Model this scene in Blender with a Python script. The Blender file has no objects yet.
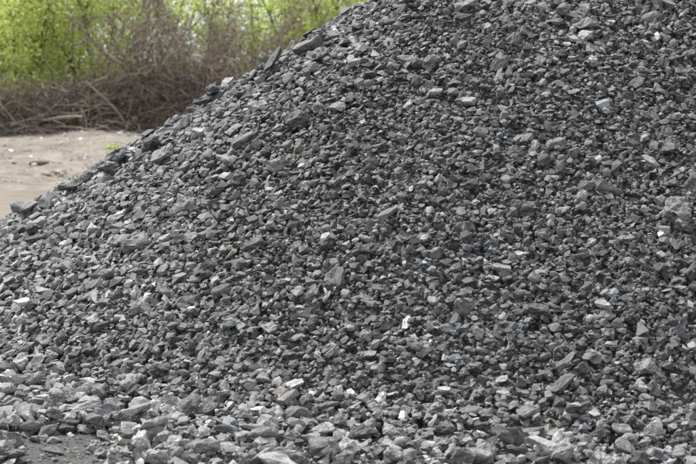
import bpy, bmesh, math, random
import numpy as np
from mathutils import Vector, Matrix, noise as mnoise

R = math.radians
rng = np.random.default_rng(7)
random.seed(7)
scene = bpy.context.scene
COL = scene.collection

# ------------------------------------------------------------------ camera
W0, H0, F = 696.0, 464.0, 1790.0          # photograph size, focal length in its pixels
ZC = 2.0                                  # eye height (m)
HOR = 60.0                                # row of the horizon
PITCH = math.atan((H0 / 2 - HOR) / F)
cam_d = bpy.data.cameras.new("camera")
cam_d.sensor_width = 36.0
cam_d.lens = F / W0 * 36.0
cam_d.clip_end = 3000.0
cam_d.dof.use_dof = True
cam_d.dof.focus_distance = 11.4
cam_d.dof.aperture_fstop = 4.2
cam_o = bpy.data.objects.new("camera", cam_d)
cam_o.location = (0, 0, ZC)
cam_o.rotation_euler = (R(90) - PITCH, 0, 0)
COL.objects.link(cam_o)
scene.camera = cam_o

# ------------------------------------------------------------------ sky, sun, exposure
SUN_EL, SUN_AZ = R(58), R(-52)            # azimuth from +Y (view direction) towards +X
world = bpy.data.worlds.new("World")
scene.world = world
world.use_nodes = True
wn, wl = world.node_tree.nodes, world.node_tree.links
wn.clear()
sky = wn.new("ShaderNodeTexSky")
sky.sky_type = 'NISHITA'
sky.sun_disc = False
sky.sun_elevation = SUN_EL
sky.sun_rotation = SUN_AZ
sky.dust_density = 4.0
sky.air_density = 1.0
hsv = wn.new("ShaderNodeHueSaturation")
hsv.inputs['Saturation'].default_value = 0.25
wl.new(sky.outputs[0], hsv.inputs['Color'])
bg1 = wn.new("ShaderNodeBackground")
bg1.inputs['Strength'].default_value = 0.05
wl.new(hsv.outputs[0], bg1.inputs['Color'])
bg2 = wn.new("ShaderNodeBackground")      # the even white cloud cover
bg2.inputs['Color'].default_value = (0.93, 0.96, 1.0, 1)
bg2.inputs['Strength'].default_value = 0.57
add = wn.new("ShaderNodeAddShader")
wl.new(bg1.outputs[0], add.inputs[0])
wl.new(bg2.outputs[0], add.inputs[1])
wo = wn.new("ShaderNodeOutputWorld")
wl.new(add.outputs[0], wo.inputs['Surface'])

sun_d = bpy.data.lights.new("sun", 'SUN')
sun_d.energy = 3.05
sun_d.angle = R(6)
sun_d.color = (1.0, 0.965, 0.92)
sun_o = bpy.data.objects.new("sun", sun_d)
sd = Vector((math.sin(SUN_AZ) * math.cos(SUN_EL), math.cos(SUN_AZ) * math.cos(SUN_EL), math.sin(SUN_EL)))
sun_o.rotation_euler = sd.to_track_quat('Z', 'Y').to_euler()
sun_o.location = (-6, 10, 14)
COL.objects.link(sun_o)

scene.view_settings.view_transform = 'Standard'
scene.view_settings.look = 'None'
scene.view_settings.exposure = 0.95
scene.view_settings.gamma = 1.0
scene.cycles.max_bounces = 6
scene.cycles.transparent_max_bounces = 8


# ------------------------------------------------------------------ helpers
def tag(o, label=None, cat=None, group=None, kind=None):
    if label: o['label'] = label
    if cat: o['category'] = cat
    if group: o['group'] = group
    if kind: o['kind'] = kind
    return o


def mesh_np(name, verts, faces, mat, tint=None, smooth=False):
    """verts (n,3), faces list of arrays (all triangles or quads in one array), tint per vertex."""
    me = bpy.data.meshes.new(name)
    verts = np.ascontiguousarray(verts, dtype=np.float32)
    faces = np.ascontiguousarray(faces, dtype=np.int32)
    nf, k = faces.shape
    me.vertices.add(len(verts))
    me.vertices.foreach_set('co', verts.ravel())
    me.loops.add(nf * k)
    me.loops.foreach_set('vertex_index', faces.ravel())
    me.polygons.add(nf)
    me.polygons.foreach_set('loop_start', np.arange(0, nf * k, k, dtype=np.int32))
    me.update(calc_edges=True)
    if smooth:
        me.polygons.foreach_set('use_smooth', np.ones(nf, dtype=bool))
    else:
        me.polygons.foreach_set('use_smooth', np.zeros(nf, dtype=bool))
    if tint is not None:
        at = me.attributes.new('tint', 'FLOAT', 'POINT')
        at.data.foreach_set('value', np.ascontiguousarray(tint, dtype=np.float32))
    me.materials.append(mat)
    me.validate()
    return me


def link(name, me, parent=None):
    o = bpy.data.objects.new(name, me)
    COL.objects.link(o)
    if parent is not None:
        o.parent = parent
    return o


def empty(name, loc):
    o = bpy.data.objects.new(name, None)
    o.location = loc
    o.empty_display_size = 0.2
    COL.objects.link(o)
    return o


def new_mat(name):
    m = bpy.data.materials.new(name)
    m.use_nodes = True
    nt = m.node_tree
    nt.nodes.clear()
    return m, nt.nodes, nt.links


def ramp(n, stops):
    r = n.new("ShaderNodeValToRGB")
    el = r.color_ramp.elements
    el[0].position, el[0].color = stops[0][0], (*stops[0][1], 1)
    el[1].position, el[1].color = stops[-1][0], (*stops[-1][1], 1)
    for p, c in stops[1:-1]:
        e = el.new(p)
        e.color = (*c, 1)
    return r


def noise_node(n, l, vec, scale, detail=4, rough=0.6):
    t = n.new("ShaderNodeTexNoise")
    t.inputs['Scale'].default_value = scale
    t.inputs['Detail'].default_value = detail
    t.inputs['Roughness'].default_value = rough
    l.new(vec, t.inputs['Vector'])
    return t


def mathn(n, l, op, a, b):
    m = n.new("ShaderNodeMath")
    m.operation = op
    for i, v in enumerate((a, b)):
        if isinstance(v, (int, float)):
            m.inputs[i].default_value = v
        else:
            l.new(v, m.inputs[i])
    return m.outputs[0]


# ------------------------------------------------------------------ materials
def rock_material():
    m, n, l = new_mat("slate_rock")
    out = n.new("ShaderNodeOutputMaterial")
    b = n.new("ShaderNodeBsdfPrincipled")
    l.new(b.outputs[0], out.inputs[0])
    tc = n.new("ShaderNodeTexCoord")
    at = n.new("ShaderNodeAttribute")
    at.attribute_name = 'tint'
    v = tc.outputs['Object']
    n1 = noise_node(n, l, v, 26, 5, 0.65)
    n2 = noise_node(n, l, v, 120, 4, 0.7)
    mot = n.new("ShaderNodeMapRange")
    mot.inputs['From Min'].default_value = 0.3
    mot.inputs['From Max'].default_value = 0.7
    mot.inputs['To Min'].default_value = 0.62
    mot.inputs['To Max'].default_value = 1.35
    l.new(n1.outputs['Fac'], mot.inputs['Value'])
    mot2 = n.new("ShaderNodeMapRange")
    mot2.inputs['From Min'].default_value = 0.3
    mot2.inputs['From Max'].default_value = 0.72
    mot2.inputs['To Min'].default_value = 0.5
    mot2.inputs['To Max'].default_value = 1.65
    l.new(n2.outputs['Fac'], mot2.inputs['Value'])
    val = mathn(n, l, 'MULTIPLY', at.outputs['Fac'], mathn(n, l, 'MULTIPLY', mot.outputs[0], mot2.outputs[0]))
    # colour cast: neutral, some pieces cool, some a little brown or olive
    hue = noise_node(n, l, v, 7, 2, 0.5)
    cr = ramp(n, [(0.28, (0.95, 1.0, 1.06)), (0.5, (1.0, 1.0, 0.99)), (0.62, (1.0, 0.985, 0.95)), (0.75, (1.10, 0.98, 0.88))])
    l.new(hue.outputs['Fac'], cr.inputs[0])
    mx = n.new("ShaderNodeMix")
    mx.data_type = 'RGBA'
    mx.blend_type = 'MULTIPLY'
    mx.inputs['Factor'].default_value = 1.0
    l.new(val, mx.inputs['A'])
    l.new(cr.outputs[0], mx.inputs['B'])
    l.new(mx.outputs['Result'], b.inputs['Base Color'])
    rr = n.new("ShaderNodeMapRange")
    rr.inputs['To Min'].default_value = 0.5
    rr.inputs['To Max'].default_value = 0.78
    l.new(n1.outputs['Fac'], rr.inputs['Value'])
    l.new(rr.outputs[0], b.inputs['Roughness'])
    b.inputs['Specular IOR Level'].default_value = 0.42
    bump = n.new("ShaderNodeBump")
    bump.inputs['Strength'].default_value = 0.9
    bump.inputs['Distance'].default_value = 0.009
    n3 = noise_node(n, l, v, 62, 3, 0.6)
    hs = mathn(n, l, 'ADD', mathn(n, l, 'ADD', n1.outputs['Fac'], mathn(n, l, 'MULTIPLY', n3.outputs['Fac'], 0.7)), mathn(n, l, 'MULTIPLY', n2.outputs['Fac'], 0.5))
    l.new(hs, bump.inputs['Height'])
    l.new(bump.outputs[0], b.inputs['Normal'])
    return m


def ground_material():
    m, n, l = new_mat("ground_soil")
    out = n.new("ShaderNodeOutputMaterial")
    b = n.new("ShaderNodeBsdfPrincipled")
    l.new(b.outputs[0], out.inputs[0])
    tc = n.new("ShaderNodeTexCoord")
    v = tc.outputs['Object']
    sep = n.new("ShaderNodeSeparateXYZ")
    l.new(v, sep.inputs[0])
    big = noise_node(n, l, v, 0.9, 5, 0.6)
    mid = noise_node(n, l, v, 5.0, 5, 0.65)
    fine = noise_node(n, l, v, 45.0, 4, 0.7)
    sand = ramp(n, [(0.38, (0.12, 0.106, 0.092)), (0.46, (0.19, 0.167, 0.142)), (0.53, (0.25, 0.219, 0.186)), (0.61, (0.33, 0.296, 0.256))])
    mixv = mathn(n, l, 'ADD', mathn(n, l, 'MULTIPLY', big.outputs['Fac'], 0.45),
                 mathn(n, l, 'ADD', mathn(n, l, 'MULTIPLY', mid.outputs['Fac'], 0.35), mathn(n, l, 'MULTIPLY', fine.outputs['Fac'], 0.2)))
    l.new(mixv, sand.inputs[0])
    dirt = ramp(n, [(0.3, (0.045, 0.043, 0.042)), (0.5, (0.085, 0.081, 0.079)), (0.7, (0.14, 0.134, 0.13))])
    l.new(mathn(n, l, 'ADD', mathn(n, l, 'MULTIPLY', mid.outputs['Fac'], 0.5), mathn(n, l, 'MULTIPLY', fine.outputs['Fac'], 0.5)), dirt.inputs[0])
    litter = ramp(n, [(0.35, (0.06, 0.052, 0.046)), (0.65, (0.15, 0.135, 0.12))])
    l.new(mid.outputs['Fac'], litter.inputs[0])
    yy = mathn(n, l, 'ADD', sep.outputs['Y'], mathn(n, l, 'MULTIPLY', mathn(n, l, 'SUBTRACT', big.outputs['Fac'], 0.5), 3.0))
    near = n.new("ShaderNodeMapRange")
    near.inputs['From Min'].default_value = 17.2
    near.inputs['From Max'].default_value = 19.6
    l.new(yy, near.inputs['Value'])
    far = n.new("ShaderNodeMapRange")
    far.inputs['From Min'].default_value = 33.9
    far.inputs['From Max'].default_value = 35.4
    l.new(yy, far.inputs['Value'])
    m1 = n.new("ShaderNodeMix"); m1.data_type = 'RGBA'
    l.new(near.outputs[0], m1.inputs['Factor']); l.new(dirt.outputs[0], m1.inputs['A']); l.new(sand.outputs[0], m1.inputs['B'])
    m2 = n.new("ShaderNodeMix"); m2.data_type = 'RGBA'
    l.new(far.outputs[0], m2.inputs['Factor']); l.new(m1.outputs['Result'], m2.inputs['A']); l.new(litter.outputs[0], m2.inputs['B'])
    l.new(m2.outputs['Result'], b.inputs['Base Color'])
    b.inputs['Roughness'].default_value = 0.95
    b.inputs['Specular IOR Level'].default_value = 0.2
    bump = n.new("ShaderNodeBump")
    bump.inputs['Strength'].default_value = 0.8
    bump.inputs['Distance'].default_value = 0.12
    l.new(mixv, bump.inputs['Height'])
    l.new(bump.outputs[0], b.inputs['Normal'])
    return m


def path_material():
    m, n, l = new_mat("sandy_path")
    out = n.new("ShaderNodeOutputMaterial")
    b = n.new("ShaderNodeBsdfPrincipled")
    l.new(b.outputs[0], out.inputs[0])
    tc = n.new("ShaderNodeTexCoord")
    a = noise_node(n, l, tc.outputs['Object'], 1.6, 5, 0.6)
    f = noise_node(n, l, tc.outputs['Object'], 60, 3, 0.7)
    s = mathn(n, l, 'ADD', mathn(n, l, 'MULTIPLY', a.outputs['Fac'], 0.6), mathn(n, l, 'MULTIPLY', f.outputs['Fac'], 0.4))
    c = ramp(n, [(0.32, (0.115, 0.096, 0.074)), (0.5, (0.162, 0.139, 0.112)), (0.68, (0.20, 0.172, 0.138))])
    l.new(s, c.inputs[0])
    l.new(c.outputs[0], b.inputs['Base Color'])
    b.inputs['Roughness'].default_value = 0.92
    b.inputs['Specular IOR Level'].default_value = 0.2
    bump = n.new("ShaderNodeBump")
    bump.inputs['Strength'].default_value = 0.4
    bump.inputs['Distance'].default_value = 0.01
    l.new(s, bump.inputs['Height'])
    l.new(bump.outputs[0], b.inputs['Normal'])
    return m


def wood_material(name, dark, light, sc=9.0):
    m, n, l = new_mat(name)
    out = n.new("ShaderNodeOutputMaterial")
    b = n.new("ShaderNodeBsdfPrincipled")
    l.new(b.outputs[0], out.inputs[0])
    tc = n.new("ShaderNodeTexCoord")
    at = n.new("ShaderNodeAttribute")
    at.attribute_name = 'tint'
    t = noise_node(n, l, tc.outputs['Object'], sc, 4, 0.6)
    f = mathn(n, l, 'ADD', mathn(n, l, 'MULTIPLY', t.outputs['Fac'], 0.5), mathn(n, l, 'MULTIPLY', at.outputs['Fac'], 0.5))
    c = ramp(n, [(0.2, dark), (0.8, light)])
    l.new(f, c.inputs[0])
    l.new(c.outputs[0], b.inputs['Base Color'])
    b.inputs['Roughness'].default_value = 0.9
    b.inputs['Specular IOR Level'].default_value = 0.2
    return m


def leaf_material(name, dark, light, trans):
    m, n, l = new_mat(name)
    out = n.new("ShaderNodeOutputMaterial")
    at = n.new("ShaderNodeAttribute")
    at.attribute_name = 'tint'
    c = ramp(n, [(0.0, dark), (1.0, light)])
    l.new(at.outputs['Fac'], c.inputs[0])
    d = n.new("ShaderNodeBsdfPrincipled")
    d.inputs['Roughness'].default_value = 0.55
    d.inputs['Specular IOR Level'].default_value = 0.35
    t = n.new("ShaderNodeBsdfTranslucent")
    l.new(c.outputs[0], d.inputs['Base Color'])
    g = n.new("ShaderNodeMix"); g.data_type = 'RGBA'; g.blend_type = 'MULTIPLY'
    g.inputs['Factor'].default_value = 1.0
    g.inputs['B'].default_value = (*trans, 1)
    l.new(c.outputs[0], g.inputs['A'])
    l.new(g.outputs['Result'], t.inputs['Color'])
    mx = n.new("ShaderNodeMixShader")
    mx.inputs[0].default_value = 0.6
    l.new(d.outputs[0], mx.inputs[1])
    l.new(t.outputs[0], mx.inputs[2])
    l.new(mx.outputs[0], out.inputs[0])
    return m


M_ROCK = rock_material()
M_GROUND = ground_material()
M_PATH = path_material()
M_BRUSH = wood_material("dead_wood", (0.05, 0.041, 0.034), (0.36, 0.30, 0.25))
M_BARE = wood_material("bare_twig_bark", (0.07, 0.056, 0.046), (0.40, 0.33, 0.275))
M_BARK = wood_material("dark_bark", (0.03, 0.028, 0.024), (0.11, 0.10, 0.085))
M_LIGHT_BLOCK = wood_material("light_block_mound", (0.035, 0.028, 0.023), (0.12, 0.095, 0.075), 5.0)  # dark brown of the added light-blocking mound within the brushwood
M_LEAF = leaf_material("spring_leaf", (0.34, 0.41, 0.15), (0.60, 0.66, 0.30), (1.3, 1.3, 1.0))
M_LEAF2 = leaf_material("fresh_leaf", (0.22, 0.28, 0.08), (0.52, 0.59, 0.20), (1.25, 1.3, 0.85))


# ------------------------------------------------------------------ ground
def sm(a, b, x):
    t = np.clip((x - a) / (b - a), 0, 1)
    return t * t * (3 - 2 * t)


def vnoise(x, y, s, o=0.0):
    """cheap smooth value noise (numpy)"""
    xs, ys = x * s + 17.3 + o, y * s + 41.7 + o * 1.7
    xi, yi = np.floor(xs), np.floor(ys)
    fx, fy = xs - xi, ys - yi
    fx, fy = fx * fx * (3 - 2 * fx), fy * fy * (3 - 2 * fy)

    def h(a, b):
        v = np.sin(a * 127.1 + b * 311.7) * 43758.5453
        return v - np.floor(v)
    a = h(xi, yi) * (1 - fx) + h(xi + 1, yi) * fx
    b = h(xi, yi + 1) * (1 - fx) + h(xi + 1, yi + 1) * fx
    return a * (1 - fy) + b * fy - 0.5


def ground_z(x, y):
    edge = 27.6 + 0.5 * vnoise(x, y * 0, 0.6)
    z = 0.10 * sm(edge, edge + 0.9, y) + 0.45 * sm(28.2, 35.2, y) + 0.05 * sm(35, 45, y)
    bankm = sm(27.6, 29, y) * (1 - sm(45, 60, y))
    z = z + bankm * (0.16 * vnoise(x, y, 0.7) + 0.09 * vnoise(x, y, 2.1, 5) + 0.05 * vnoise(x, y, 5.0, 2))
    nearm = 1 - sm(13, 16, y)
    z = z + nearm * (0.035 * vnoise(x, y, 2.2, 9) + 0.012 * vnoise(x, y, 9, 3))
    return z


def axis(parts):
    out = []
    for a, b, s in parts:
        out.append(np.arange(a, b, s))
    return np.unique(np.concatenate(out + [[parts[-1][1]]]))


gx = axis([(-1500, -100, 100), (-100, -20, 10), (-20, -9, 1.0), (-9, 7, 0.14), (7, 20, 1.0), (20, 100, 10), (100, 1500, 100)])
gy = axis([(-300, -20, 40), (-20, 6, 2.0), (6, 11.5, 0.07), (11.5, 27, 0.5), (27, 40, 0.16), (40, 70, 2.0), (70, 200, 20), (200, 2400, 200)])


def grid_mesh(name, xs, ys, zf, mat):
    X, Y = np.meshgrid(xs, ys)
    Z = zf(X, Y)
    V = np.stack([X, Y, Z], -1).reshape(-1, 3)
    nx, ny = len(xs), len(ys)
    i = np.arange(nx - 1)[None, :] + np.arange(ny - 1)[:, None] * nx
    Fc = np.stack([i, i + 1, i + nx + 1, i + nx], -1).reshape(-1, 4)
    return mesh_np(name, V, Fc, mat, None, True)


tag(link("ground", grid_mesh("ground", gx, gy, ground_z, M_GROUND)), kind='structure')
px_ = np.arange(-30, 30.01, 0.3)
py_ = np.arange(0, 1.001, 0.1)
Xp, Tp = np.meshgrid(px_, py_)
e0 = 19.0 + 0.9 * vnoise(Xp, Xp * 0, 0.5, 2) + 0.5 * vnoise(Xp, Xp * 0, 1.9, 8)
e1 = 27.45 + 0.5 * vnoise(Xp, Xp * 0, 0.6)
Yp = e0 + (e1 - e0) * Tp
Zp = ground_z(Xp, Yp) + 0.006
Vp = np.stack([Xp, Yp, Zp], -1).reshape(-1, 3)
nx, ny = len(px_), len(py_)
ii = np.arange(nx - 1)[None, :] + np.arange(ny - 1)[:, None] * nx
tag(link("path", mesh_np("path", Vp, np.stack([ii, ii + 1, ii + nx + 1, ii + nx], -1).reshape(-1, 4), M_PATH, None, True)), kind='structure')


# ------------------------------------------------------------------ projecting to the photograph's rows and columns
CP, SP = math.cos(PITCH), math.sin(PITCH)


def proj(p):
    p = np.asarray(p, float)
    dz = p[..., 2] - ZC
    d = p[..., 1] * CP - dz * SP
    u = p[..., 1] * SP + dz * CP
    return W0 / 2 + F * p[..., 0] / d, H0 / 2 - F * u / d, d


# ------------------------------------------------------------------ the heap's own surface
CX, CY, HH, TT, EX = 2.04, 14.62, 3.44, math.tan(0.5687), 0.905


def heap_z(x, y):
    c = HH - TT * np.sqrt(((x - CX) * EX) ** 2 + (y - CY) ** 2 + 0.04)
    c = c + 0.022 - 0.052 * sm(0.3, 1.9, -x)
    c = c + 0.05 * vnoise(x, y, 1.1, 1) * sm(0.0, 0.5, c) + 0.035 * vnoise(x, y, 3.1, 2)
    c = c - 0.025 * np.exp(-((x + 1.75) ** 2 / 0.10 + (y - 12.3) ** 2 / 0.5))
    return np.where(c > 1.0, c, 0.05 * np.log1p(np.exp(np.clip(c / 0.05, -40, 30))))


def base_z(x, y):
    return np.maximum(heap_z(x, y) + ground_z(x, y) * 0.6, ground_z(x, y))


GS = 0.008
GX0, GY0, GX1, GY1 = -4.6, 8.2, 4.6, 15.6
gxn, gyn = int((GX1 - GX0) / GS), int((GY1 - GY0) / GS)
GXc = GX0 + (np.arange(gxn) + 0.5) * GS
GYc = GY0 + (np.arange(gyn) + 0.5) * GS
HM = base_z(*np.meshgrid(GXc, GYc)).astype(np.float32) - 0.01     # [iy, ix]
IDM = np.full(HM.shape, -1, np.int32)
SMO = base_z(*np.meshgrid(GXc[::8], GYc[::8]))
for _ in range(3):
    SMO[1:-1, 1:-1] = (SMO[1:-1, 1:-1] * 2 + SMO[:-2, 1:-1] + SMO[2:, 1:-1] + SMO[1:-1, :-2] + SMO[1:-1, 2:]) / 6
dzy, dzx = np.gradient(SMO, GS * 8)


# ------------------------------------------------------------------ rock shapes: convex chips of split stone
def hull_np(pts):
    bm = bmesh.new()
    vs = [bm.verts.new(p) for p in pts]
    r = bmesh.ops.convex_hull(bm, input=vs)
    kill = list({g for g in r['geom_interior'] + r['geom_unused'] if isinstance(g, bmesh.types.BMVert)})
    bmesh.ops.delete(bm, geom=kill, context='VERTS')
    bmesh.ops.triangulate(bm, faces=bm.faces[:])
    bmesh.ops.recalc_face_normals(bm, faces=bm.faces[:])
    bm.verts.index_update()
    V = np.array([v.co[:] for v in bm.verts])
    T = np.array([[v.index for v in f.verts] for f in bm.faces])
    bm.free()
    return V, T


def rock_points(kind, r, n):
    """points of a stone about 1 long in x; kind: slab, chunk, wedge, splinter"""
    u = r.normal(size=(n, 3))
    u /= np.abs(u).max(1, keepdims=True) ** 0.65 * np.linalg.norm(u, axis=1, keepdims=True) ** 0.35
    if kind == 'slab':
        u[:, 2] = np.sign(u[:, 2]) * (0.75 + 0.25 * r.random(n))
        u[:, :2] *= (0.78 + 0.22 * r.random((n, 1)))
        d = np.array([1, r.uniform(.55, .9), r.uniform(.2, .36)])
    elif kind == 'wedge':
        d = np.array([1, r.uniform(.6, .85), r.uniform(.4, .62)])
        u[:, 2] = np.where(u[:, 2] > 0, u[:, 2] * (0.55 - 0.45 * u[:, 0]), u[:, 2] * 0.7)
    elif kind == 'splinter':
        d = np.array([1, r.uniform(.3, .45), r.uniform(.2, .34)])
        u[:, 1:] *= (1.0 - 0.45 * np.abs(u[:, :1]))
    else:
        d = np.array([1, r.uniform(.65, .92), r.uniform(.5, .74)])
    sh = r.normal(scale=.18)
    p = u * d * 0.5
    p[:, 0] += sh * p[:, 1]
    p[:, 1] += r.normal(scale=.18) * p[:, 2]
    ext = p.max(0) - p.min(0)
    p -= (p.max(0) + p.min(0)) / 2
    return p / ext[0]


KINDS = ['slab', 'chunk', 'wedge', 'splinter']
PROTO = []
for i in range(96):
    k = KINDS[[0, 0, 0, 1, 1, 1, 2, 2, 0, 3][i % 10]]
    V, T = hull_np(rock_points(k, rng, int(rng.integers(11, 17))))
    PROTO.append((k, V, T, np.abs(V).max(0)))
NBIG = len(PROTO)
for i in range(40):
    V, T = hull_np(rock_points(KINDS[i % 3], rng, 8))
    PROTO.append(('chip', V, T, np.abs(V).max(0)))
BYKIND = {k: [i for i, p in enumerate(PROTO) if p[0] == k] for k in KINDS + ['chip']}


def frame_at(x, y, yaw, tilt, r, flat=0.22):
    """rotation whose z is the slope's normal (tilted at random) and whose x lies at yaw from the contour"""
    iy = min(max(int((y - GY0) / GS / 8), 0), dzx.shape[0] - 1)
    ix = min(max(int((x - GX0) / GS / 8), 0), dzx.shape[1] - 1)
    n = np.array([-dzx[iy, ix], -dzy[iy, ix], 1.0])
    n = n / np.linalg.norm(n) + np.array([0, -0.05, flat])
    n += r.normal(scale=tilt, size=3)
    n /= np.linalg.norm(n)
    e1 = np.array([1.0, 0, 0]) - n * n[0]
    e1 /= np.linalg.norm(e1)
    e2 = np.cross(n, e1)
    a = math.cos(yaw) * e1 + math.sin(yaw) * e2
    return np.stack([a, np.cross(n, a), n], 1)


ROCKS = []      # dicts: proto, centre, rotation, scale(3), tint, landmark index or None


def drop(x, y, pi, Rm, sc, q, sink=0.0, tint=0.15, lm=None, avoid=None, verts=None):
    ext = (PROTO[pi][3] if verts is None else np.abs(verts).max(0)) * sc * 0.92
    A = (Rm * ext ** 2) @ Rm.T
    Q = np.linalg.inv(A)
    rx, ry = math.sqrt(A[0, 0]), math.sqrt(A[1, 1])
    ix0, ix1 = int((x - rx - GX0) / GS), int((x + rx - GX0) / GS) + 1
    iy0, iy1 = int((y - ry - GY0) / GS), int((y + ry - GY0) / GS) + 1
    if ix0 < 0 or iy0 < 0 or ix1 >= gxn or iy1 >= gyn:
        return False
    dx = (GXc[ix0:ix1] - x)[None, :]
    dy = (GYc[iy0:iy1] - y)[:, None]
    b = Q[0, 2] * dx + Q[1, 2] * dy
    c = Q[0, 0] * dx * dx + 2 * Q[0, 1] * dx * dy + Q[1, 1] * dy * dy - 1
    disc = b * b - Q[2, 2] * c
    ins = disc > 0
    if not ins.any():
        return False
    if avoid is not None and avoid[iy0:iy1, ix0:ix1][ins].mean() > 0.10:
        return False
    s = np.sqrt(np.maximum(disc, 0))
    lo, hi = (-b - s) / Q[2, 2], (-b + s) / Q[2, 2]
    h = HM[iy0:iy1, ix0:ix1]
    zc = float(np.quantile((h - lo)[ins], q)) - sink
    if lm is None and zc > SMO[min(int((y - GY0) / GS / 8), SMO.shape[0] - 1), min(int((x - GX0) / GS / 8), SMO.shape[1] - 1)] + 0.085 + 0.42 * float(ext.max()):
        return False
    top = zc + hi
    up = ins & (top > h)
    h[up] = top[up]
    IDM[iy0:iy1, ix0:ix1][up] = len(ROCKS)
    ROCKS.append(dict(p=pi, c=np.array([x, y, zc]), R=Rm, s=np.asarray(sc, float), t=tint, lm=lm, v=verts))
    return True


# look-up tables on a coarser grid: place in the picture, bare heap height, stone size, side seen
XG, YG = np.meshgrid(GXc[::8], GYc[::8])
HZG = heap_z(XG, YG)
PXG, PYG, _ = proj(np.stack([XG, YG, SMO], -1))
LEFTG = np.clip((300 - PXG) / 300, 0, 1)
# stones are larger along the left flank, under the crest and at the foot, finer up on the right
FOOTG = np.clip((PYG - 385 - 0.10 * np.maximum(PXG - 330, 0) + 22 * np.clip((150 - PXG) / 150, 0, 1)) / 50, 0, 1)
CRESTG = np.where(PXG < 420, np.clip((110 - (PYG - (215 - PXG * 0.6))) / 110, 0, 1), 0)
COARSEG = 1.0 + 0.45 * LEFTG + 0.58 * FOOTG + 0.55 * CRESTG
NOISG = 18 * vnoise(XG, YG, 3.0, 7)
BAREG = (PXG > 4) * (1 - np.clip((PXG - 88 - NOISG) / 75, 0, 1)) * np.clip((PYG - 431 - 9 * vnoise(XG, YG, 2.5, 4)) / 8, 0, 1)
NLG = (dzx * XG + dzy * YG + (ZC - SMO)) / np.sqrt(XG ** 2 + YG ** 2 + (ZC - SMO) ** 2)
OKG = (NLG > -0.10) & (XG < 0.5 * W0 / F * YG + 0.5) & (XG > -0.5 * W0 / F * YG - 1.7) & (YG < 14.9)


# broad tone changes of the heap: dustier and damper drifts of stone running down the slope
DRIFT = 1.0 + 0.24 * vnoise(XG - 0.35 * YG, YG, 0.75, 21) + 0.18 * vnoise(XG * 2.2 - 0.5 * YG, YG * 0.8, 1.3, 25)


def rand_tint(r, foot, left):
    base = 0.092 + 0.052 * foot + 0.034 * left
    t = base * math.exp(r.normal(scale=0.40))
    u = r.random()
    if u < 0.004:
        t = r.uniform(0.2, 0.3)
    elif u < 0.10:
        t *= 1.55
    elif u < 0.2:
        t *= 0.6
    return t


def scatter(n, med, sig, q, r, avoid=None, kinds=(.42, .32, .16, .10), tilt=0.34, smax=0.15):
    done = tries = 0
    while done < n and tries < n * 9:
        tries += 1
        x, y = r.uniform(-4.5, 3.7), r.uniform(8.45, 15.0)
        iy, ix = int((y - GY0) / GS / 8), int((x - GX0) / GS / 8)
        if not OKG[iy, ix]:
            continue
        co, foot, left = COARSEG[iy, ix], FOOTG[iy, ix], LEFTG[iy, ix]
        if HZG[iy, ix] < 0.02:
            # bare dirt in front of the foot at the left, a thinner scatter of stones elsewhere
            if r.random() < BAREG[iy, ix] * 0.985:
                continue
            if r.random() < (.62 if PYG[iy, ix] < 445 else .75):
                continue
        k = KINDS[int(np.searchsorted(np.cumsum(kinds), r.random()))]
        if k in ('slab', 'splinter') and r.random() < .25 + .4 * max(left, foot):
            k = 'chunk'
        if med < 0.029:
            k = 'chip'
        pi = BYKIND[k][int(r.random() * len(BYKIND[k]))]
        L = min(med * co * math.exp(r.normal(scale=sig)), smax)
        if k == 'splinter':
            L *= 1.25
        yaw = r.normal(R(22), R(30)) if r.random() < 0.55 else r.uniform(0, math.tau)
        if r.random() < .5:
            yaw += math.pi
        Rm = frame_at(x, y, yaw, tilt, r)
        sc = L * np.array([1, r.uniform(.85, 1.2), r.uniform(.85, 1.3)])
        if drop(x, y, pi, Rm, sc, q, 0.0, rand_tint(r, foot, left) * DRIFT[iy, ix], None, avoid):
            done += 1


# 1. the body of loose stone
rs = np.random.default_rng(11)
scatter(11000, 0.028, 0.30, 0.60, rs)
scatter(30500, 0.034, 0.30, 0.80, rs)
scatter(25500, 0.0325, 0.40, 0.86, rs)

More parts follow.
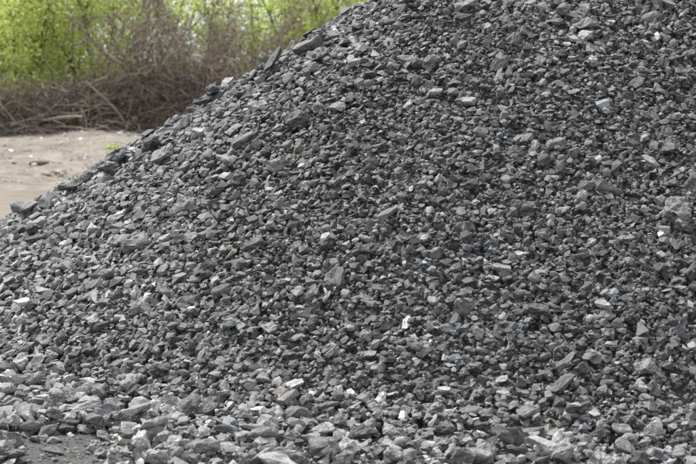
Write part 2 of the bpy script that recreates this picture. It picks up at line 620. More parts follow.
# 2. the stones the photograph shows large or in a colour of their own, each where it lies
# (column, row, length, height in the photograph's pixels; tilt in degrees; reflectance; form; label; short name)
LM = [
 (274, 62, 31, 14, 38, .13, 'slab', 'dark slab leaning on the skyline of the heap with a paler upper edge', 'leaning skyline slab'),
 (69, 189, 21, 9, 8, .05, 'wedge', 'blackish loaf-shaped rock on the left crest, dark against the tan path', 'blackish crest rock'),
 (23, 211, 27, 15, 8, .19, 'wedge', 'broad block with a pale flat top at the low end of the left crest', 'pale-topped crest block'),
 (257, 105, 17, 16, 30, .42, 'wedge', 'whitish pointed rock just under the crest, below the leaning skyline slab', 'whitish pointed rock'),
 (228, 88, 12, 13, 50, .40, 'chunk', 'whitish chunk on the crest in front of the brown thicket', 'whitish crest chunk'),
 (133, 151, 11, 6, -10, .40, 'slab', 'small pale flat stone on the crest where the sand bank ends', 'pale flat crest stone'),
 (163, 155, 18, 19, 60, .22, 'chunk', 'grey block standing upright just below the crest, right of the sand bank', 'upright grey block'),
 (152, 148, 13, 17, 70, .07, 'wedge', 'dark wedge on the crest between the sand bank and the upright grey block', None),
 (183, 206, 26, 20, 35, .26, 'chunk', 'large pale grey block in the upper left flank of the heap', 'large pale block of the left flank'),
 (296, 122, 22, 19, 20, .11, 'chunk', 'rounded dark mottled rock below the crest, right of the whitish pointed rock', 'rounded mottled rock'),
 (275, 126, 15, 9, 30, .30, 'slab', 'pale elongated stone beside the rounded dark mottled rock', None),
 (240, 143, 28, 13, 25, .24, 'slab', 'long pale flat rock below the brown thicket, in the upper left flank', 'long pale flat rock'),
 (276, 168, 20, 18, 45, .27, 'chunk', 'pale square block below the rounded dark mottled rock', 'pale square block'),
 (198, 138, 15, 7, -8, .34, 'slab', 'pale thin slab near the crest under the dead thicket', 'pale thin slab'),
 (224, 160, 19, 8, -18, .28, 'slab', 'pale narrow slab dipping towards the right, below the long pale flat rock', 'dipping pale slab'),
 (263, 138, 13, 8, 20, .07, 'splinter', 'dark reddish-brown splinter left of the rounded mottled rock', None),
 (307, 47, 30, 12, 26, .22, 'slab', 'long grey slab lying along the skyline, above the leaning slab', 'long slab along the skyline'),
 (319, 51, 17, 13, 10, .20, 'chunk', 'grey chunk against the long slab along the skyline', None),
 (408, 58, 22, 8, 0, .24, 'slab', 'lens-shaped pale grey stone lying level in the upper heap', 'lens-shaped stone'),
 (465, 7, 24, 11, 22, .30, 'slab', 'pale slab at the top edge of the view', 'pale slab at the top edge'),
 (388, 21, 20, 12, 10, .07, 'chunk', 'dark rounded rock below the top right end of the skyline', 'dark rounded rock'),
 (464, 24, 18, 8, 8, .06, 'slab', 'dark lens-shaped stone below the pale slab at the top edge', 'dark lens stone'),
 (459, 20, 12, 6, 30, .27, 'slab', 'small pale stone touching the dark lens stone near the top edge', None),
 (354, 71, 14, 8, 0, .32, 'slab', 'pale flat stone right of the leaning skyline slab', 'pale flat stone of the upper heap'),
 (409, 104, 13, 7, 48, .36, 'slab', 'pale stone standing steeply tilted in the upper heap', 'steep pale stone'),
 (435, 97, 16, 6, 5, .42, 'slab', 'whitish flat stone with a pinkish cast in the upper heap', 'whitish pinkish stone'),
 (465, 104, 20, 8, 0, .34, 'slab', 'pale flat stone right of the whitish pinkish stone', 'flat pale neighbour'),
 (432, 60, 20, 16, 35, .20, 'chunk', 'grey block right of the lens-shaped stone', 'grey block of the upper heap'),
 (500, 64, 22, 14, 25, .18, 'chunk', 'broad grey rock above the whitish stones of the upper heap', None),
 (587, 35, 18, 12, 30, .50, 'wedge', 'bright whitish wedge at the top right of the heap', 'bright top right wedge'),
 (586, 24, 21, 12, 15, .20, 'chunk', 'grey rock resting on the bright whitish wedge', None),
 (644, 39, 13, 5, -4, .55, 'slab', 'thin white sliver near the top right corner', 'thin white sliver'),
 (593, 61, 8, 8, 0, .55, 'chunk', 'small round white stone below the bright whitish wedge', 'small round white stone'),
 (652, 19, 19, 10, 25, .24, 'slab', 'pale grey slab above the thin white sliver', None),
 (573, 41, 10, 6, -20, .42, 'slab', 'small whitish flake left of the bright whitish wedge', None),
 (562, 10, 12, 8, 30, .26, 'slab', 'pale stone by the top edge, left of the bright whitish wedge', None),
 (609, 187, 28, 15, 2, .09, 'slab', 'broad dark flat-faced rock on the right side of the heap', 'broad dark flat-faced rock'),
 (587, 187, 17, 12, 20, .15, 'chunk', 'grey chunk against the left end of the broad dark flat-faced rock', None),
 (677, 214, 28, 23, -45, .22, 'boulder', 'largest pale boulder, with a dark hole, at the right edge', 'pale boulder with the hole'),
 (598, 168, 9, 8, 30, .46, 'chunk', 'small whitish chunk above the broad dark flat-faced rock', None),
 (543, 167, 13, 12, 40, .06, 'chunk', 'dark rounded stone in the middle of the right half of the heap', 'dark rounded stone of the right half'),
 (582, 194, 13, 10, 35, .32, 'chunk', 'pale chunk below the left end of the broad dark flat-faced rock', None),
 (561, 211, 13, 10, 40, .30, 'chunk', 'pale chunk downhill of the dark rounded stone', 'pale chunk of the right half'),
 (556, 141, 20, 11, 8, .24, 'slab', 'pale grey flat rock uphill of the dark rounded stone', None),
 (678, 168, 20, 6, 30, .30, 'slab', 'pale tilted slab above the boulder with the hole', None),
 (650, 160, 14, 9, -35, .30, 'slab', 'pale cracked stone up and left of the boulder with the hole', None),
 (440, 180, 11, 10, 40, .32, 'chunk', 'round pale stone in the very middle of the heap', 'round pale middle stone'),
 (388, 217, 21, 8, 34, .20, 'slab', 'grey slab rising to the right in the middle of the heap', 'rising middle slab'),
 (478, 148, 11, 5, 0, .50, 'slab', 'small white flake uphill of the round pale middle stone', 'white middle flake'),
 (514, 153, 18, 14, 25, .11, 'wedge', 'dark grey wedge right of the white middle flake', None),
 (22, 304, 20, 8, 10, .55, 'slab', 'white flat stone by the left edge of the view', 'white edge stone'),
 (36, 240, 23, 8, 12, .05, 'splinter', 'long blackish stone at the left edge, under the crest', 'long blackish stone'),
 (75, 293, 17, 9, 26, .10, 'slab', 'dark tilted slab right of the white flat stone by the left edge', None),
 (104, 322, 22, 10, 22, .05, 'slab', 'blackish tilted slab in the lower left of the heap', 'blackish tilted slab'),
 (93, 325, 12, 8, 5, .34, 'chunk', 'pale chunk touching the left end of the blackish tilted slab', None),
 (135, 246, 25, 19, 15, .21, 'chunk', 'large grey rock in the left flank, below the large pale block', 'large grey rock of the left flank'),
 (107, 274, 17, 12, 20, .27, 'chunk', 'pale lumpy rock downhill of the large grey rock of the left flank', None),
 (142, 272, 16, 9, 15, .12, 'slab', 'dark flat stone under the large grey rock of the left flank', None),
 (88, 258, 11, 5, 0, .50, 'slab', 'small white flake left of the large grey rock of the left flank', None),
 (166, 237, 15, 9, 25, .40, 'slab', 'whitish stone right of the large grey rock of the left flank', None),
 (220, 292, 21, 11, 20, .16, 'slab', 'smooth greenish-grey slab in the middle of the left half', 'smooth grey slab'),
 (244, 308, 14, 12, 10, .24, 'chunk', 'pale grey cube-like stone below the smooth grey slab', None),
 (220, 311, 22, 8, 4, .11, 'splinter', 'dark long stone under the smooth grey slab', None),
 (267, 306, 9, 8, 30, .40, 'chunk', 'small whitish stone right of the cube-like stone', None),
 (298, 293, 11, 10, -35, .32, 'chunk', 'pale smooth stone in the centre of the left half', 'pale smooth stone'),
 (239, 265, 18, 15, 30, .16, 'chunk', 'grey rough rock uphill of the smooth grey slab', None),
 (325, 239, 10, 9, 40, .55, 'chunk', 'white chunk near the middle of the heap', 'white middle chunk'),
 (253, 248, 22, 9, 30, .16, 'slab', 'grey slab rising to the right, uphill of the rough grey rock', None),
 (334, 280, 17, 20, 80, .10, 'slab', 'dark slab standing on edge below the white middle chunk', 'dark slab on edge'),
 (407, 325, 15, 9, 66, .55, 'slab', 'white stone standing upright in the lower middle of the heap', 'white upright stone'),
 (366, 337, 14, 11, -20, .24, 'chunk', 'pale smooth cube-like stone left of the white upright stone', 'smooth cube-like stone'),
 (368, 355, 16, 8, -3, .32, 'slab', 'pale lens-shaped stone below the smooth cube-like stone', None),
 (350, 332, 11, 6, 5, .38, 'slab', 'whitish flat stone left of the smooth cube-like stone', None),
 (424, 244, 9, 7, 20, .50, 'chunk', 'small white chunk right of the white middle chunk', None),
 (366, 240, 15, 8, -15, .26, 'slab', 'pale stone lying right of the white middle chunk', None),
 (519, 256, 13, 8, 12, .55, 'slab', 'white stone in the centre of the right half', 'white stone of the right half'),
 (494, 278, 12, 7, 0, .46, 'slab', 'small whitish stone down and left of the white stone of the right half', None),
 (502, 268, 20, 8, -8, .28, 'slab', 'pale thin slab between two white stones of the right half', None),
 (433, 301, 10, 8, -30, .34, 'chunk', 'small pale chunk above the white upright stone', None),
 (604, 307, 16, 8, -10, .40, 'slab', 'smooth whitish stone in the lower right of the heap', 'smooth whitish stone'),
 (605, 322, 23, 15, 0, .23, 'chunk', 'rough pale rock between the two whitish stones of the lower right', 'rough pale rock'),
 (611, 336, 15, 7, 4, .55, 'slab', 'bright white stone under the rough pale rock', None),
 (590, 319, 8, 7, 20, .48, 'chunk', 'small white stone at the left end of the rough pale rock', None),
 (538, 324, 22, 12, -15, .09, 'slab', 'dark flat rock left of the rough pale rock', 'dark flat rock of the lower right'),
 (591, 240, 12, 8, 20, .44, 'chunk', 'whitish chunk downhill of the broad dark flat-faced rock', None),
 (626, 242, 19, 9, 12, .30, 'slab', 'pale flat rock left of and below the boulder with the hole', None),
 (677, 245, 15, 13, 35, .11, 'chunk', 'dark grey block below the boulder with the hole', 'dark block under the boulder'),
 (689, 260, 10, 8, 0, .38, 'chunk', 'pale chunk at the right edge below the dark grey block', None),
 (661, 270, 14, 11, 10, .08, 'chunk', 'dark stone down and left of the dark grey block', None),
 (640, 313, 8, 8, 30, .48, 'chunk', 'small whitish stone right of the smooth whitish stone', None),
 (567, 360, 25, 10, 46, .16, 'slab', 'long grey slab tilted steeply to the right, low on the right side', 'steep long slab'),
 (562, 389, 29, 9, 33, .17, 'slab', 'long grey slab rising to the right, downhill of the steep long slab', 'lower long slab'),
 (537, 434, 39, 10, 10, .17, 'slab', 'longest grey slab, lying almost level at the foot of the heap', 'longest slab'),
 (508, 449, 20, 20, 70, .09, 'wedge', 'dark triangular rock left of the longest slab', 'dark triangular rock'),
 (528, 412, 23, 14, 8, .25, 'chunk', 'rough pale rock above the longest slab', None),
 (575, 415, 13, 5, 8, .44, 'slab', 'whitish flake above the right end of the longest slab', None),
 (577, 423, 25, 8, 8, .09, 'slab', 'dark flat stone under the whitish flake by the longest slab', None),
 (641, 387, 11, 10, -40, .34, 'chunk', 'pale chunk low in the right corner of the heap', 'pale corner chunk'),
 (646, 372, 22, 14, 10, .27, 'chunk', 'pale lumpy rock above the pale corner chunk', None),
 (628, 428, 12, 11, 60, .15, 'wedge', 'grey upright wedge at the foot, below the pale corner chunk', None),
 (546, 381, 11, 10, -45, .13, 'chunk', 'dark grey block left of the lower long slab', None),
 (361, 432, 25, 16, 12, .16, 'chunk', 'large grey rock at the foot of the heap, in its middle', 'large grey foot rock'),
 (444, 394, 13, 6, -5, .50, 'slab', 'white flat stone low in the middle of the heap', 'low white flat stone'),
 (418, 418, 11, 8, 0, .34, 'chunk', 'pale chunk right of the large grey foot rock', None),
 (503, 391, 14, 5, -5, .44, 'slab', 'whitish flat stone up and left of the longest slab', None),
 (431, 447, 13, 6, 0, .46, 'slab', 'whitish flat stone at the foot left of the dark triangular rock', None),
 (389, 452, 23, 14, -25, .32, 'chunk', 'pale dusty rock at the foot, below the large grey foot rock', 'pale dusty foot rock'),
 (400, 446, 17, 10, 10, .34, 'chunk', 'pale dusty chunk against the pale dusty foot rock', None),
 (364, 447, 19, 10, 15, .36, 'slab', 'whitish dusty flat rock under the large grey foot rock', None),
 (264, 378, 13, 9, -10, .30, 'slab', 'pale smooth stone low in the left half of the heap', 'low smooth stone'),
 (188, 407, 20, 21, 70, .15, 'chunk', 'grey block standing upright low on the left flank', 'low upright block'),
 (208, 411, 22, 13, 15, .13, 'chunk', 'dark grey rock right of the low upright block', None),
 (262, 440, 30, 14, 4, .22, 'chunk', 'hump-shaped pale-topped rock at the foot of the heap', 'hump-shaped rock'),
 (319, 443, 26, 17, 12, .17, 'chunk', 'large grey block at the foot, right of the hump-shaped rock', 'large block at the foot'),
 (221, 436, 19, 10, 0, .11, 'chunk', 'dark grey rock left of the hump-shaped rock', None),
 (233, 455, 26, 15, -15, .36, 'chunk', 'whitish dusty rock at the bottom edge left of the hump-shaped rock', None),
 (276, 457, 42, 18, -14, .36, 'chunk', 'widest whitish dusty rock at the bottom edge under the hump-shaped rock', 'widest dusty rock'),
 (205, 445, 23, 14, 0, .24, 'chunk', 'pale grey rock down and left of the dark grey rock at the foot', None),
 (252, 429, 26, 8, 0, .32, 'slab', 'pale flat rock on top of the hump-shaped rock', None),
 (288, 401, 20, 9, 32, .26, 'slab', 'pale slab rising to the right above the hump-shaped rock', None),
 (327, 401, 25, 8, 12, .17, 'slab', 'long grey slab uphill of the large block at the foot', None),
 (131, 384, 15, 12, 40, .32, 'chunk', 'pale square stone low on the left flank', 'low square stone'),
 (136, 413, 26, 11, 12, .32, 'slab', 'broad pale slab above the bare dirt, dark hollow beneath it', 'broad pale slab'),
 (156, 421, 23, 15, 15, .30, 'chunk', 'pale rock right of the broad pale slab', None),
 (49, 431, 21, 12, 22, .15, 'chunk', 'grey rock at the upper edge of the bare dirt', 'grey rock above the dirt'),
 (67, 433, 16, 10, 0, .08, 'chunk', 'dark brown rock right of the grey rock above the dirt', None),
 (30, 432, 16, 10, 5, .16, 'chunk', 'grey rock left of the grey rock above the dirt', None),
 (53, 452, 27, 13, 0, .15, 'chunk', 'grey rock lying alone on the bare dirt at the lower left', 'lone rock on the dirt'),
 (17, 456, 26, 15, 10, .12, 'wedge', 'dark rock on the dirt in the lower left corner', 'dark corner rock'),
 (70, 423, 20, 9, -5, .08, 'slab', 'dark flat rock above the dark brown rock by the dirt', None),
 (96, 427, 15, 14, 60, .17, 'chunk', 'grey upright chunk left of the broad pale slab', None),
 (56, 391, 14, 9, 0, .34, 'chunk', 'pale chunk with a dark hollow on its right, low by the left edge', 'low pale edge chunk'),
 (33, 380, 21, 12, 10, .26, 'chunk', 'pale lumpy rock by the left edge, uphill of the dirt', None),
 (5, 386, 15, 13, -25, .32, 'chunk', 'pale rock cut by the left edge of the view', None),
 (52, 357, 12, 9, -10, .34, 'chunk', 'small pale chunk uphill of the pale lumpy rock by the left edge', None),
 (160, 374, 21, 12, 12, .07, 'wedge', 'dark wedge uphill of the low square stone', None),
 (128, 442, 18, 12, 10, .14, 'chunk', 'brownish grey rock below the broad pale slab', None),
 (163, 445, 15, 10, 20, .36, 'chunk', 'whitish chunk right of the brownish grey rock at the foot', None),
 (95, 442, 10, 6, 0, .38, 'slab', 'small pale flat stone on the right end of the bare dirt', None),
 (450, 452, 20, 11, 5, .30, 'chunk', 'pale rock at the foot, left of the dark triangular rock', None),
 (480, 458, 24, 12, -5, .32, 'chunk', 'pale dusty rock at the bottom edge below the dark triangular rock', None),
 (545, 459, 28, 12, -20, .36, 'slab', 'whitish dusty slab at the bottom edge under the longest slab', None),
 (46, 206, 18, 12, -10, .08, 'chunk', 'dark block on the left crest beside the broad pale-topped block', None),
 (108, 169, 19, 13, 25, .16, 'chunk', 'grey chunk on the left crest, halfway between the blackish loaf-shaped rock and the bank', None),
 (121, 161, 15, 11, 40, .07, 'wedge', 'dark wedge on the left crest just below the pale flat crest stone', None),
 (88, 180, 15, 11, 30, .20, 'chunk', 'pale grey chunk on the crest right of the blackish loaf-shaped rock', None),
 (213, 97, 15, 12, 30, .07, 'chunk', 'dark chunk on the crest left of the whitish crest chunk', None),
 (193, 112, 15, 10, 10, .06, 'wedge', 'blackish wedge on the crest against the dead brushwood', None),
 (345, 457, 22, 13, 20, .22, 'chunk', 'grey dusty rock at the bottom edge right of the large block at the foot', None),
]
CR = np.array([1.0, 0, 0])
CU = np.array([0, math.sin(PITCH), math.cos(PITCH)])
CF = np.array([0, math.cos(PITCH), -math.sin(PITCH)])


def ray_hit(px, py):
    d = CF + CR * (px - W0 / 2) / F + CU * (H0 / 2 - py) / F
    t = np.arange(8.3, 15.4, 0.004)
    p = np.array([0, 0, ZC]) + t[:, None] * d
    ix = np.clip(((p[:, 0] - GX0) / GS).astype(int), 0, gxn - 1)
    iy = np.clip(((p[:, 1] - GY0) / GS).astype(int), 0, gyn - 1)
    k = np.nonzero(p[:, 2] < HM[iy, ix])[0]
    if len(k) == 0:                      # just over the crest: the closest the ray comes to the heap
        k = [int(np.argmin(p[:, 2] - HM[iy, ix]))]
    return p[k[0]], float(np.linalg.norm(p[k[0]] - np.array([0, 0, ZC])))


SILX = [0, 30, 60, 100, 120, 161, 186, 214, 239, 259, 287, 314, 330, 348, 372]
SILY = [217, 206, 189, 172, 155, 131, 111, 95, 81, 71, 55, 40, 31, 21, 0]
LM_IDS = []
rl = np.random.default_rng(23)
# stones that lie fully on top of their neighbours go down last
ON_TOP = {(198, 138), (263, 138), (464, 24), (354, 71), (388, 217), (253, 248), (366, 240), (604, 307), (562, 389), (537, 434), (575, 415), (418, 418),
          (400, 446), (364, 447), (188, 407), (208, 411), (262, 440), (221, 436), (233, 455), (288, 401), (33, 380), (450, 452), (545, 459), (274, 62)}
for li in sorted(range(len(LM)), key=lambda i: (LM[i][0], LM[i][1]) in ON_TOP):
    lx, ly, Lp, hp, ang, tone, kind, lab, short = LM[li]
    P0, dist = ray_hit(lx, ly + 0.18 * hp)
    mpp = dist / F
    Rm = frame_at(P0[0], P0[1], 0.0, 0.10, rl, 0.15)
    e1, e2, nn = Rm[:, 0], Rm[:, 1], Rm[:, 2]
    M2 = np.array([[e1 @ CR, e2 @ CR], [e1 @ CU, e2 @ CU]])
    w = np.linalg.solve(M2, np.array([math.cos(R(ang)), math.sin(R(ang))]))
    w /= np.linalg.norm(w)
    k = float(np.linalg.norm(M2 @ w))
    a = w[0] * e1 + w[1] * e2
    Rm = np.stack([a, np.cross(nn, a), nn], 1)
    k = max(k, 0.6)
    Lm = Lp * mpp / k * 1.05
    Mm, Tm = hp * mpp * 1.05, hp * mpp * (0.85 if kind != 'slab' else 0.72)
    q = 0.74 if ly > 420 else 0.9 if ly < np.interp(lx, SILX, SILY) + 13 else 0.55
    if (lx, ly) in ON_TOP:
        q = 0.93
    if lab.startswith('dark slab leaning'):
        n2 = np.array([-0.75, -0.45, 0.45]); n2 /= np.linalg.norm(n2)
        a = CR * math.cos(R(ang)) + np.array([0, .25, 1]) * math.sin(R(ang)); a -= n2 * (a @ n2); a /= np.linalg.norm(a)
        Rm = np.stack([a, np.cross(n2, a), n2], 1)
        Lm, Mm, Tm, q = Lp * mpp * 1.05, 0.11, 0.05, 0.75
    if kind == 'boulder':
        V, T = hull_np(rock_points('chunk', rl, 60))
    else:
        V, T = hull_np(rock_points(kind, rl, int(rl.integers(16, 26))))
    V = V / (np.abs(V).max(0) * 2) * np.array([Lm, Mm, Tm])
    PROTO.append((kind, V, T, np.abs(V).max(0)))
    nid = len(ROCKS)
    if drop(P0[0], P0[1], len(PROTO) - 1, Rm, np.ones(3), q, 0.25 * Tm if heap_z(np.array(P0[0]), np.array(P0[1])) < 0.04 else 0.0, (tone * 0.64 if tone > 0.33 else 0.1 + (tone * 0.64 - 0.1) * 0.85), li):
        LM_IDS.append(nid)
        # shift so that the stone's middle meets its place in the picture
        r0 = ROCKS[nid]
        for _ in range(0):
            pass


# 3. small chips lodged between and over them
AV = np.isin(IDM, LM_IDS)
scatter(18000, 0.021, 0.35, 0.80, rs, AV, smax=0.05)
scatter(1800, 0.050, 0.30, 0.85, rs, AV)
print("rocks", len(ROCKS))

# ------------------------------------------------------------------ which stones show largest (far to near, each an ellipse)
IW, IH = 1044, 696
IMG = np.full((IH, IW), -1, np.int32)
cen = np.array([r['c'] for r in ROCKS])
pcx, pcy, dep = proj(cen)
order = np.argsort(-dep)
CAMM = np.stack([CR, CU])
for i in order:
    r = ROCKS[i]
    ext = PROTO[r['p']][3] * r['s'] * 0.93
    s = F / dep[i] * 1.5
    B = (CAMM @ r['R']) * ext * s
    A = B @ B.T
    qx, qy = pcx[i] * 1.5, pcy[i] * 1.5
    rx, ry = math.sqrt(A[0, 0]), math.sqrt(A[1, 1])
    x0, x1 = max(int(qx - rx), 0), min(int(qx + rx) + 1, IW)
    y0, y1 = max(int(qy - ry), 0), min(int(qy + ry) + 1, IH)
    if x0 >= x1 or y0 >= y1:
        continue
    Q = np.linalg.inv(A)
    dx = (np.arange(x0, x1) + .5 - qx)[None, :]
    dy = -(np.arange(y0, y1) + .5 - qy)[:, None]
    m = Q[0, 0] * dx * dx + 2 * Q[0, 1] * dx * dy + Q[1, 1] * dy * dy < 1
    IMG[y0:y1, x0:x1][m] = i
cnt = np.bincount(IMG[IMG >= 0], minlength=len(ROCKS))
chosen = [i for i in LM_IDS if cnt[i] > 0]
rest = [i for i in np.argsort(-cnt) if ROCKS[i]['lm'] is None]
chosen = chosen + rest[:300 - len(chosen)]
chosen_set = set(int(i) for i in chosen)
print("landmarks", len(LM_IDS), "seen", int((cnt > 0).sum()), "smallest chosen px(696)", cnt[chosen[-1]] / 2.25)


def detail_mesh(r, seed):
    """an individual stone: its hull split finer, edges worn, faces roughened"""
    kind, V, T, ext = PROTO[r['p']]
    V = V * r['s']
    L = float(np.abs(V).max()) * 2
    bm = bmesh.new()
    vs = [bm.verts.new(v) for v in V]
    for t in T:
        bm.faces.new([vs[j] for j in t])
    big = kind == 'boulder'
    bmesh.ops.subdivide_edges(bm, edges=bm.edges[:], cuts=5 if big else 3 if L > 0.09 else 2, use_grid_fill=True)
    bmesh.ops.triangulate(bm, faces=bm.faces[:])
    bmesh.ops.smooth_vert(bm, verts=bm.verts[:], factor=0.28, use_axis_x=True, use_axis_y=True, use_axis_z=True)
    bm.normal_update()
    off = Vector((seed * 3.7, seed * 1.3, seed * 7.1))
    h = float(ext[2] * r['s'][2])
    for v in bm.verts:
        p = v.co / L
        d = mnoise.noise(p * 3.2 + off) * 0.42 * h + mnoise.noise(p * 8.0 + off) * 0.22 * h + mnoise.noise(p * 17.0 + off) * 0.09 * h
        q = mnoise.noise(p * 4.0 - off)
        if q > 0.15:
            d -= (q - 0.15) * 0.5 * h          # spalled notches
        v.co += v.normal * d
    if big:                                     # the hole in its lower left side
        hole = r['R'].T @ (-CF * 1.0 - CR * 0.5 - CU * 0.35)
        hole = Vector(hole / np.linalg.norm(hole))
        for v in bm.verts:
            dd = v.co.normalized().angle(hole)
            if dd < 0.34:
                v.co *= 1.0 - 0.72 * (1 - dd / 0.34) ** 0.35
    Vn = np.array([v.co[:] for v in bm.verts])
    bm.verts.index_update()
    Tn = np.array([[v.index for v in f.verts] for f in bm.faces])
    bm.free()
    return mesh_np("rock", Vn, Tn, M_ROCK, np.full(len(Vn), r['t']))


def form_word(r):
    k = PROTO[r['p']][0]
    return {'slab': 'flat', 'chunk': 'blocky', 'wedge': 'wedge-shaped', 'splinter': 'narrow'}.get(k, 'lumpy')


def tone_word(t):
    return 'blackish' if t < .05 else 'dark grey' if t < .085 else 'mid-grey' if t < .135 else 'pale grey' if t < .2 else 'whitish'


refs = [(LM[ROCKS[i]['lm']][8], pcx[i], pcy[i]) for i in LM_IDS if LM[ROCKS[i]['lm']][8]]
auto = {}
labels = {}
for i in chosen:
    r = ROCKS[i]
    if r['lm'] is not None:
        labels[i] = LM[r['lm']][7]
        continue
    d2 = [((pcx[i] - x) ** 2 + (pcy[i] - y) ** 2, nm, x, y) for nm, x, y in refs]
    dd, nm, x, y = min(d2)
    dx, dy = pcx[i] - x, pcy[i] - y
    if abs(dx) < 0.45 * abs(dy):
        rel = 'uphill of' if dy < 0 else 'downhill of'
    elif abs(dy) < 0.45 * abs(dx):
        rel = 'left of' if dx < 0 else 'right of'
    else:
        rel = ('up' if dy < 0 else 'down') + ' and ' + ('left of' if dx < 0 else 'right of')
    auto.setdefault((tone_word(r['t']), form_word(r), rel, nm), []).append((dd, i))
ORD = ['nearest', 'second nearest', 'third nearest', 'fourth nearest', 'fifth nearest', 'sixth nearest', 'seventh nearest', 'eighth nearest']
for (tw, fw, rel, nm), lst in auto.items():
    lst.sort()
    for k, (dd, i) in enumerate(lst):
        rank = '' if len(lst) == 1 else ORD[min(k, 7)] + ' '
        near = 'just ' if dd < 22 ** 2 and rel[0] in 'ud' and len(lst) == 1 else ''
        lab = f"{rank}{tw} {fw} rock {near}{rel} the {nm}"
        labels[i] = lab if len(lab.split()) <= 16 else lab.replace(' rock ', ' ', 1)

# ------------------------------------------------------------------ the loose stone that nobody could count: one object
vlist, flist, tlist = [], [], []
o = 0
hx = np.arange(-4.6, 9.0, 0.05)
hy = np.arange(8.4, 21.5, 0.05)
Xh, Yh = np.meshgrid(hx, hy)
cz = heap_z(Xh, Yh)
Zh = np.where(cz > 0.012, base_z(Xh, Yh) - 0.06 + 0.02 * vnoise(Xh, Yh, 9, 4), ground_z(Xh, Yh) - 0.06)
nx, ny = len(hx), len(hy)
ii = (np.arange(nx - 1)[None, :] + np.arange(ny - 1)[:, None] * nx)
q4 = np.stack([ii, ii + 1, ii + nx + 1, ii + nx], -1).reshape(-1, 4)
keepq = (cz.ravel()[q4].max(1) > 0.012)
q4 = q4[keepq]
vlist.append(np.stack([Xh, Yh, Zh], -1).reshape(-1, 3))
flist.append(np.concatenate([q4[:, [0, 1, 2]], q4[:, [0, 2, 3]]]))
tlist.append(np.full(Xh.size, 0.11))
o = Xh.size
for i, r in enumerate(ROCKS):
    if i in chosen_set:
        continue
    _, V, T, _ = PROTO[r['p']]
    Vw = (V * r['s']) @ r['R'].T + r['c']
    vlist.append(Vw)
    flist.append(T + o)
    tlist.append(np.full(len(Vw), r['t']))
    o += len(Vw)
me = mesh_np("crushed_rock_heap", np.concatenate(vlist), np.concatenate(flist), M_ROCK, np.concatenate(tlist))
print("heap triangles", len(me.polygons))
tag(link("crushed_rock_heap", me), "tall heap of crushed dark grey slate covering the whole slope", "rock heap", kind='stuff')

# the 300 stones that show largest, one object each
for n_, i in enumerate(chosen):
    r = ROCKS[i]
    ob = link("boulder" if PROTO[r['p']][0] == 'boulder' else "rock", detail_mesh(r, n_))
    Mx = Matrix([list(r['R'][k]) for k in range(3)]).to_4x4()
    Mx.translation = Vector(r['c'])
    ob.matrix_world = Mx
    tag(ob, labels[i], "boulder" if PROTO[r['p']][0] == 'boulder' else "rock", "larger stones lying on the rock heap")

# grit on the bare dirt
def pebble_field(name, pts, sizes, tints, mat, r):
    vl, fl, tl = [], [], []
    off = 0
    for (x, y), s, t in zip(pts, sizes, tints):
        _, V, T, e = PROTO[int(r.integers(96))]
        a = r.uniform(0, math.tau)
        Rz = np.array([[math.cos(a), -math.sin(a), 0], [math.sin(a), math.cos(a), 0], [0, 0, 1]])
        Vw = (V * s) @ Rz.T + np.array([x, y, float(ground_z(np.array(x), np.array(y))) + e[2] * s * 0.45])
        vl.append(Vw); fl.append(T + off); tl.append(np.full(len(Vw), t)); off += len(Vw)
    return link(name, mesh_np(name, np.concatenate(vl), np.concatenate(fl), mat, np.concatenate(tl)))


rp = np.random.default_rng(31)
n_ = 8000
pts = np.stack([rp.uniform(-3.0, 0.2, n_), rp.uniform(8.3, 10.2, n_)], 1)
tag(pebble_field("gravel", pts, rp.lognormal(math.log(.0115), .55, n_), rp.lognormal(math.log(.11), .4, n_), M_ROCK, rp),
    "fine grit strewn over the bare dirt at the foot", "gravel", kind='stuff')
n_ = 4000
pts = np.stack([rp.uniform(-10, 2, n_), 28.0 + 7.6 * rp.random(n_)], 1)
tag(pebble_field("pebbles", pts, np.minimum(rp.lognormal(math.log(.03), .55, n_), .15), rp.lognormal(math.log(.32), .35, n_), M_ROCK, rp),
    "pale pebbles strewn over the sand bank behind the heap", "pebbles", kind='stuff')


def on_ground(px, py):
    d = CF + CR * (px - W0 / 2) / F + CU * (H0 / 2 - py) / F
    t = np.arange(15, 60, 0.02)
    p = np.array([0, 0, ZC]) + t[:, None] * d
    k = np.nonzero(p[:, 2] < ground_z(p[:, 0], p[:, 1]))[0][0]
    return p[k]


# ------------------------------------------------------------------ twigs and branches as tapered tubes
def tubes(paths, radii, tints, sides=3):
    """paths (n,k,3), radii (n,k)"""
    P = np.asarray(paths, float); r = np.asarray(radii, float)
    n, k, _ = P.shape
    tg = np.gradient(P, axis=1)
    tg /= np.linalg.norm(tg, axis=2, keepdims=True) + 1e-9
    ref = np.where(np.abs(tg[..., 2:3]) > 0.9, np.array([1.0, 0, 0]), np.array([0, 0, 1.0]))
    u = np.cross(tg, ref); u /= np.linalg.norm(u, axis=2, keepdims=True) + 1e-9
    v = np.cross(tg, u)
    an = np.arange(sides) / sides * math.tau
    ring = P[:, :, None, :] + r[:, :, None, None] * (np.cos(an)[None, None, :, None] * u[:, :, None, :] + np.sin(an)[None, None, :, None] * v[:, :, None, :])
    V = ring.reshape(-1, 3)
    bi = (np.arange(n) * k * sides)[:, None, None] + (np.arange(k - 1) * sides)[None, :, None]
    j = np.arange(sides)[None, None, :]
    j2 = (np.arange(sides) + 1)[None, None, :] % sides
    q = np.stack([bi + j, bi + j2, bi + sides + j2, bi + sides + j], -1).reshape(-1, 4)
    return V, q, np.repeat(np.asarray(tints, float), k * sides)


